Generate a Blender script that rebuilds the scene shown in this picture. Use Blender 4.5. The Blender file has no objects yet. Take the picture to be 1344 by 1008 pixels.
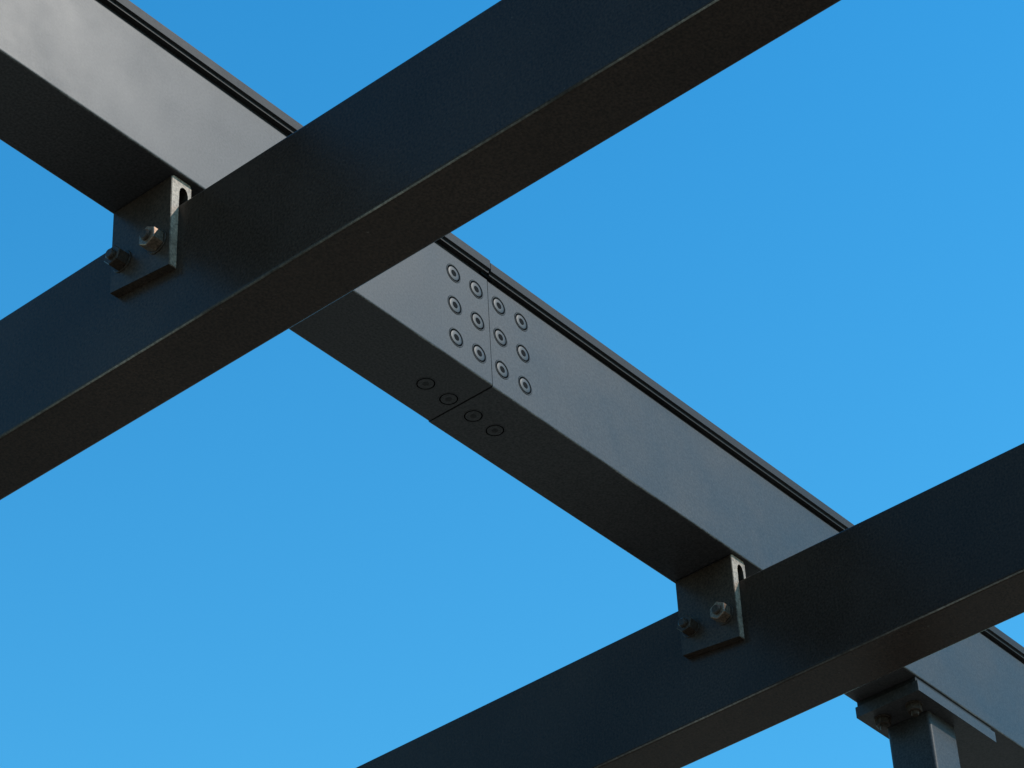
import bpy, bmesh, math
from mathutils import Vector, Matrix
sc=bpy.context.scene
# ---------------------------------------------------------------- materials
def paint(name,col,rough=0.38,var=0.25,bump=0.02,spec=0.5,warm=None,scale=3.5,lo=.25,hi=.75,speck=.45):
    m=bpy.data.materials.new(name);m.use_nodes=True
    nt=m.node_tree;N=nt.nodes;L=nt.links;b=N['Principled BSDF']
    tc=N.new('ShaderNodeTexCoord')
    n1=N.new('ShaderNodeTexNoise');n1.inputs['Scale'].default_value=scale;n1.inputs['Detail'].default_value=8;n1.inputs['Roughness'].default_value=.62
    n2=N.new('ShaderNodeTexNoise');n2.inputs['Scale'].default_value=190;n2.inputs['Detail'].default_value=4
    n3=N.new('ShaderNodeTexNoise');n3.inputs['Scale'].default_value=500
    for n in (n1,n2,n3): L.new(tc.outputs['Object'],n.inputs['Vector'])
    r0=N.new('ShaderNodeMapRange');r0.inputs[1].default_value=lo;r0.inputs[2].default_value=hi;L.new(n1.outputs['Fac'],r0.inputs[0])
    mx=N.new('ShaderNodeMix');mx.data_type='RGBA'
    w=warm or [c*(1+var) for c in col]
    mx.inputs[6].default_value=(*[c*(1-var) for c in col],1);mx.inputs[7].default_value=(*w,1)
    L.new(r0.outputs[0],mx.inputs[0])
    mx2=N.new('ShaderNodeMix');mx2.data_type='RGBA';mx2.blend_type='MULTIPLY';mx2.inputs[0].default_value=1
    r=N.new('ShaderNodeMapRange');r.inputs[1].default_value=.3;r.inputs[2].default_value=.7;r.inputs[3].default_value=1-speck;r.inputs[4].default_value=1+speck
    L.new(n2.outputs['Fac'],r.inputs[0]);L.new(mx.outputs[2],mx2.inputs[6]);L.new(r.outputs[0],mx2.inputs[7])
    n4=N.new('ShaderNodeTexNoise');n4.inputs['Scale'].default_value=95;n4.inputs['Detail'].default_value=2;L.new(tc.outputs['Object'],n4.inputs['Vector'])
    r4=N.new('ShaderNodeMapRange');r4.inputs[1].default_value=.76;r4.inputs[2].default_value=.80;r4.inputs[4].default_value=.35;L.new(n4.outputs['Fac'],r4.inputs[0])
    mx3=N.new('ShaderNodeMix');mx3.data_type='RGBA';mx3.inputs[7].default_value=(.16,.14,.12,1)
    L.new(r4.outputs[0],mx3.inputs[0]);L.new(mx2.outputs[2],mx3.inputs[6])
    L.new(mx3.outputs[2],b.inputs['Base Color'])
    r2=N.new('ShaderNodeMapRange');r2.inputs[3].default_value=rough-.05;r2.inputs[4].default_value=rough+.10
    L.new(r0.outputs[0],r2.inputs[0]);L.new(r2.outputs[0],b.inputs['Roughness'])
    b.inputs['Specular IOR Level'].default_value=spec
    bp=N.new('ShaderNodeBump');bp.inputs['Strength'].default_value=bump*8;bp.inputs['Distance'].default_value=.0006
    L.new(n3.outputs['Fac'],bp.inputs['Height'])
    n5=N.new('ShaderNodeTexNoise');n5.inputs['Scale'].default_value=5;n5.inputs['Detail'].default_value=1;L.new(tc.outputs['Object'],n5.inputs['Vector'])
    b5=N.new('ShaderNodeBump');b5.inputs['Strength'].default_value=.22;b5.inputs['Distance'].default_value=.004
    L.new(n5.outputs['Fac'],b5.inputs['Height']);L.new(bp.outputs[0],b5.inputs['Normal']);L.new(b5.outputs[0],b.inputs['Normal'])
    return m
M_girder=paint('girder_paint',(.0365,.0305,.0295),.40,.15,spec=.24)
M_beam=paint('crossbeam_paint',(.033,.020,.0145),.24,.22,spec=.12)
M_hilightb=paint('painted_highlight_crossbeam',(.034,.026,.02),.4,.2,spec=.25,warm=(.26,.21,.17),scale=2.2,lo=.40,hi=.66)  # corner highlight of the crossbeams painted into the colour, broken up by noise
M_hilightg=paint('painted_highlight_girder',(.055,.045,.04),.4,.2,spec=.25,warm=(.16,.135,.12),scale=4,lo=.45,hi=.7)  # light catching the girder's lower edge, put into the base colour
M_lip=paint('lip_paint',(.019,.016,.0155),.5,spec=.15)
M_dark=paint('gap_dark',(.004,.004,.004),.8,spec=.1)
M_plate=paint('bracket_paint',(.040,.026,.019),.3,spec=.14)
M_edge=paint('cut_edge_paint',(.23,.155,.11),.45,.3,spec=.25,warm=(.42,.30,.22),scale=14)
M_screw=paint('screw_paint',(.034,.029,.027),.42,.3,spec=.28)
M_gapu=paint('underside_gap',(.019,.015,.014),.5,spec=.2)
M_bolt=paint('bolt_steel',(.20,.125,.085),.30,.35,spec=.4,scale=40)
M_bolt.node_tree.nodes['Principled BSDF'].inputs['Metallic'].default_value=.5
# ---------------------------------------------------------------- mesh tools
def obj(name,bm,mat,parent=None,smooth=False,second=None,test=None):
    bmesh.ops.recalc_face_normals(bm,faces=bm.faces)
    bm.normal_update()
    if second:
        for f in bm.faces:
            if test(f): f.material_index=1
    me=bpy.data.meshes.new(name);bm.to_mesh(me);bm.free()
    o=bpy.data.objects.new(name,me);sc.collection.objects.link(o)
    me.materials.append(mat)
    if second: me.materials.append(second)
    if smooth:
        for p in me.polygons:p.use_smooth=True
        try: me.set_sharp_from_angle(angle=math.radians(35))
        except Exception: pass
    if parent:o.parent=parent
    return o
def empty(name,loc=(0,0,0)):
    e=bpy.data.objects.new(name,None);e.location=loc;e.empty_display_size=.1;sc.collection.objects.link(e);return e
def rounded(pts,r,seg=5):
    out=[];n=len(pts)
    rr=r if isinstance(r,(list,tuple)) else [r]*n
    for i in range(n):
        p=Vector(pts[i]);a=Vector(pts[i-1]);c=Vector(pts[(i+1)%n]);q=rr[i]
        if q<=0: out.append(p[:]);continue
        u=(a-p).normalized();v=(c-p).normalized()
        A=p+u*q;C=p+v*q;
        for k in range(seg+1):
            t=k/seg;s=(1-t)**2*A+2*t*(1-t)*p+t*t*C
            out.append(s[:])
    return out
def prism(bm,prof,axis,a,b,nseg=1):
    def P(u,v,t):
        return (t,u,v) if axis=='x' else ((u,t,v) if axis=='y' else (u,v,t))
    rings=[]
    for k in range(nseg+1):
        t=a+(b-a)*k/nseg
        rings.append([bm.verts.new(P(u,v,t)) for u,v in prof])
    n=len(prof)
    for k in range(nseg):
        for i in range(n):
            bm.faces.new((rings[k][i],rings[k][(i+1)%n],rings[k+1][(i+1)%n],rings[k+1][i]))
    bm.faces.new(rings[0][::-1]);bm.faces.new(rings[-1])
def box_prof(u0,u1,v0,v1,r=.004,seg=4):
    return rounded([(u0,v0),(u1,v0),(u1,v1),(u0,v1)],r,seg)
def lathe(bm,prof,origin,axis,n=28):
    ax=Vector(axis).normalized();t=Vector((0,0,1)) if abs(ax.z)<.9 else Vector((1,0,0))
    e1=ax.cross(t).normalized();e2=ax.cross(e1)
    rings=[]
    for rad,h in prof:
        rings.append([bm.verts.new(Vector(origin)+ax*h+(e1*math.cos(2*math.pi*i/n)+e2*math.sin(2*math.pi*i/n))*max(rad,1e-5)) for i in range(n)])
    for k in range(len(rings)-1):
        for i in range(n):
            bm.faces.new((rings[k][i],rings[k][(i+1)%n],rings[k+1][(i+1)%n],rings[k+1][i]))
    bm.faces.new(rings[0][::-1]);bm.faces.new(rings[-1])
def hexnut(bm,origin,axis,R,h,rot=0):
    ax=Vector(axis).normalized();t=Vector((0,0,1)) if abs(ax.z)<.9 else Vector((1,0,0))
    e1=ax.cross(t).normalized();e2=ax.cross(e1)
    def ring(rad,hh): return [bm.verts.new(Vector(origin)+ax*hh+(e1*math.cos(math.pi/3*i+rot)+e2*math.sin(math.pi/3*i+rot))*rad) for i in range(6)]
    r=[ring(R*.97,0),ring(R,h*.05),ring(R,h*.94),ring(R*.93,h)]
    for k in range(3):
        for i in range(6): bm.faces.new((r[k][i],r[k][(i+1)%6],r[k+1][(i+1)%6],r[k+1][i]))
    bm.faces.new(r[0][::-1]);bm.faces.new(r[-1])
def bolt(name,origin,axis,R,parent,rot=.3,h=.024,stud=.012,mat=None):
    a=Vector(axis).normalized()
    bm=bmesh.new();lathe(bm,[(R*1.10,0),(R*1.12,.0008),(R*1.12,.0022),(R*1.08,.003)],origin,axis)
    obj(name+'_washer',bm,M_plate,parent)
    bm=bmesh.new();o2=Vector(origin)+a*.0032
    hexnut(bm,o2,axis,R,h,rot)
    obj(name+'_nut',bm,mat or M_bolt,parent)
    bm=bmesh.new();o3=o2+a*h
    s=R*.50;lathe(bm,[(s,-.002),(s,stud*.3),(s*.93,stud*.36),(s,stud*.45),(s*.93,stud*.6),(s,stud*.75),(s*.8,stud)],o3,axis,20)
    return obj(name+'_thread',bm,M_plate,parent)
# ---------------------------------------------------------------- dimensions (m), z=0 = underside of girder
W=.186; HF=.300; G=.0686; HB=.317; WB=.147; XB=1.831; XS=.936; ZG=-5.5
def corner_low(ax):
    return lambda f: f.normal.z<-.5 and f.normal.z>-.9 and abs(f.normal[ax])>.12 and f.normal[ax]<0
# ---------------------------------------------------------------- girder
g=empty('steel_girder')
for nm,a,b,dz,dy in (('girder_section_a',-8,XS-.0016,0,0),('girder_section_b',XS+.0016,10,-.0016,.0012)):
    bm=bmesh.new();prism(bm,[(u+dy,v+dz) for u,v in box_prof(0,W,0,HF,.005)],'x',a,b)
    obj(nm,bm,M_girder,g,second=M_hilightg,test=corner_low(1))
    bm=bmesh.new()
    prof=[(W-.006,HF+.0003),(W-.006,HF+.012),(W+.006,HF+.013),(W+.006,HF+.020),(W+.012,HF+.022),(W+.012,HF+.046),
          (-.012,HF+.046),(-.012,HF+.022),(-.006,HF+.020),(-.006,HF+.013),(.006,HF+.012),(.006,HF+.0003)]
    prism(bm,[(u+dy,v+dz*2.5) for u,v in prof],'x',a,b);obj(nm+'_top_flange',bm,M_lip,g)
bm=bmesh.new();prism(bm,box_prof(.004,W-.004,.004,HF-.004,.002),'x',XS-.02,XS+.02);obj('splice_core',bm,M_dark,g)
bm=bmesh.new();prism(bm,box_prof(.0,W,HF+.006,HF+.038,.002),'x',XS-.02,XS+.02);obj('splice_core_top',bm,M_dark,g)
def flush(origin,axis,k,under=False):
    h=.4 if under else .8
    bm=bmesh.new()
    lathe(bm,[(.0232,-.003),(.0232,.0004*h),(.0226,.0012*h),(.0218,.0012*h),(.0208,.0002),(.0178,.0002),(.0165,.0005),(.0135,.0011*h),(.0095,.0013*h),(.0085,.0013*h),(.0078,.0003)],origin,axis,36)
    obj('splice_screw_%d'%k,bm,M_girder if under else M_screw,g,True)
    bm=bmesh.new();hexnut(bm,Vector(origin)+Vector(axis)*-.0045,axis,.0084,.0052 if not under else .0050,.2*k);obj('screw_socket_%d'%k,bm,M_gapu if under else M_dark,g)
    bm=bmesh.new();rg=.0240 if not under else .0238
    lathe(bm,[(rg,-.002),(rg,.0002)],origin,axis,36);obj('screw_gap_%d'%k,bm,M_gapu if under else M_dark,g)
    if not under:
        bm=bmesh.new()
        lathe(bm,[(.0188,-.002),(.0188,.0005),(.0178,.0005),(.0178,.0004)],origin,axis,36);obj('screw_inner_gap_%d'%k,bm,M_dark,g)
k=0
for i,x in enumerate((.819,.895,.973,1.051)):
    for z in (.246,.156,.066):
        k+=1;flush((x,.0012 if x>XS else 0,z),(0,-1,0),k)
for x in (.83,.905,.987,1.06):
    k+=1;flush((x,.100,-.0016 if x>XS else 0),(0,0,-1),k,True)
# ---------------------------------------------------------------- cross beams
for i,x0 in enumerate((0,XB)):
    e=empty('steel_crossbeam',(x0,0,0))
    bm=bmesh.new();prism(bm,box_prof(0,WB,-G-HB,-G,.008,6),'y',-7,7)
    obj('box_section',bm,M_beam,e,second=M_hilightb,test=lambda f:-.82<f.normal.z<-.5 and f.normal.x<-.1)
    for s in (-7,7):
        bm=bmesh.new();prism(bm,box_prof(.001,WB-.001,-G-HB+.001,-G-.001,.006),'y',s-.004 if s<0 else s,s if s<0 else s+.004);obj('end_cap',bm,M_beam,e)
# ---------------------------------------------------------------- brackets
for i,x0 in enumerate((0,XB)):
    e=empty('mounting_bracket',(x0,0,0))
    T=.020
    prof=[(-T,-.232),(-.0005,-.232),(-.0005,-.034),(.002,-.025),(.007,-.019),(.013,-.017),(.019,-.019),(.023,-.025),(.0245,-.034),(.0245,-G-.001),(.034,-G-.001),(.034,-.010),(.030,-.0006),(-T+.006,-.0006),(-T,-.006)]
    bm=bmesh.new();prism(bm,prof,'y',.012,.178)
    for v in bm.verts:
        if v.co.z<-.2: v.co.z+=(v.co.y-.012)*.12
    bmesh.ops.bevel(bm,geom=[ed for ed in bm.edges if abs(ed.verts[0].co.y-ed.verts[1].co.y)<1e-4],offset=.0012,segments=2,affect='EDGES')
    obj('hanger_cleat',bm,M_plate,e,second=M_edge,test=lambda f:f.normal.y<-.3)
    bolt('bolt_1',(-T,.145,-.150),(-1,0,0),.0225,e,.2,.026,.008,mat=M_plate)
    bolt('bolt_2',(-T,.048,-.158),(-1,0,0),.0235,e,.52,.026,.008)
# ---------------------------------------------------------------- columns
for xc in (2.735,-5.6):
    e=empty('steel_column',(xc,0,0))
    s=.064;yc=.102
    bm=bmesh.new();prism(bm,box_prof(-s,s,yc-s,yc+s,.012,6),'z',ZG,-.045);obj('shaft',bm,M_girder,e)
    bm=bmesh.new();prism(bm,box_prof(-.16,.19,.006,W-.001,.003),'z',-.014,-.0018);obj('packing_plate',bm,M_lip,e)
    bm=bmesh.new();prism(bm,box_prof(-.16,.20,.001,W+.006,.003),'z',-.044,-.0144);obj('cap_plate',bm,M_girder,e)
    bm=bmesh.new();prism(bm,box_prof(-.15,.15,yc-.15,yc+.15,.004),'z',ZG+.004,ZG+.024);obj('base_plate',bm,M_girder,e)
    for j,(bx,by) in enumerate(((-.11,.05),(-.11,.145))):
        bolt('cap_bolt_%d'%j,(bx,by,-.044),(0,0,-1),.020,e,.3,.018,.010,mat=M_plate)
# ---------------------------------------------------------------- ground
m=bpy.data.materials.new('paving');m.use_nodes=True;nt=m.node_tree;b=nt.nodes['Principled BSDF']
tc=nt.nodes.new('ShaderNodeTexCoord');n=nt.nodes.new('ShaderNodeTexNoise');n.inputs['Scale'].default_value=1.2;n.inputs['Detail'].default_value=10
cr=nt.nodes.new('ShaderNodeValToRGB');cr.color_ramp.elements[0].color=(.22,.18,.13,1);cr.color_ramp.elements[1].color=(.33,.28,.205,1)
nt.links.new(tc.outputs['Object'],n.inputs['Vector']);nt.links.new(n.outputs['Fac'],cr.inputs[0]);nt.links.new(cr.outputs[0],b.inputs['Base Color']);b.inputs['Roughness'].default_value=.9
bm=bmesh.new();S=1500
bm.faces.new([bm.verts.new(c) for c in ((-S,-S,ZG),(S,-S,ZG),(S,S,ZG),(-S,S,ZG))]);obj('ground',bm,m)
# ---------------------------------------------------------------- light
az,el=math.radians(-62),math.radians(42)
d=Vector((math.cos(el)*math.cos(az),math.cos(el)*math.sin(az),math.sin(el)))
sl=bpy.data.lights.new('sun','SUN');sl.energy=3.0;sl.angle=math.radians(.5);sl.color=(1,.92,.83)
so=bpy.data.objects.new('sun',sl);so.rotation_euler=d.to_track_quat('Z','Y').to_euler();so.location=(0,0,20);sc.collection.objects.link(so)
w=bpy.data.worlds.new('World');sc.world=w;w.use_nodes=True;nt=w.node_tree
sky=nt.nodes.new('ShaderNodeTexSky');sky.sky_type='NISHITA';sky.sun_disc=False;sky.sun_elevation=el;sky.sun_rotation=math.pi/2-az
sky.ozone_density=2.0;sky.air_density=1.0;sky.dust_density=.4
bg=nt.nodes['Background'];bg.inputs['Strength'].default_value=.12
tc=nt.nodes.new('ShaderNodeTexCoord');sp=nt.nodes.new('ShaderNodeSeparateXYZ');nt.links.new(tc.outputs['Generated'],sp.inputs[0])
rp=nt.nodes.new('ShaderNodeValToRGB');rp.color_ramp.elements[0].position=.50;rp.color_ramp.elements[0].color=(.24,.89,1,1)
rp.color_ramp.elements[1].position=.72;rp.color_ramp.elements[1].color=(.14,.79,1,1)
hz=rp.color_ramp.elements.new(.12);hz.color=(.62,.85,.8,1)
nt.links.new(sp.outputs[2],rp.inputs[0])
mu=nt.nodes.new('ShaderNodeVectorMath');mu.operation='MULTIPLY';nt.links.new(sky.outputs[0],mu.inputs[0]);nt.links.new(rp.outputs[0],mu.inputs[1])
sca=nt.nodes.new('ShaderNodeVectorMath');sca.operation='SCALE';sca.inputs['Scale'].default_value=2.22
nt.links.new(mu.outputs[0],sca.inputs[0]);nt.links.new(sca.outputs[0],bg.inputs['Color'])
# ---------------------------------------------------------------- camera
C=Vector((-3.01139,-3.16358,-3.89255));A,E,Rl=.66738,.65613,-.05744
F=Vector((math.cos(E)*math.cos(A),math.cos(E)*math.sin(A),math.sin(E)));R=Vector((math.sin(A),-math.cos(A),0));U=R.cross(F)
R2=math.cos(Rl)*R+math.sin(Rl)*U;U2=-math.sin(Rl)*R+math.cos(Rl)*U
cd=bpy.data.cameras.new('camera');cd.sensor_width=36;cd.lens=3870.21/1344*36;cd.clip_end=5000;cd.clip_start=.05
co=bpy.data.objects.new('camera',cd);sc.collection.objects.link(co)
mt=Matrix((R2,U2,-F)).transposed().to_4x4();mt.translation=C;co.matrix_world=mt
sc.camera=co
sc.view_settings.view_transform='Standard';sc.view_settings.look='None';sc.view_settings.exposure=0
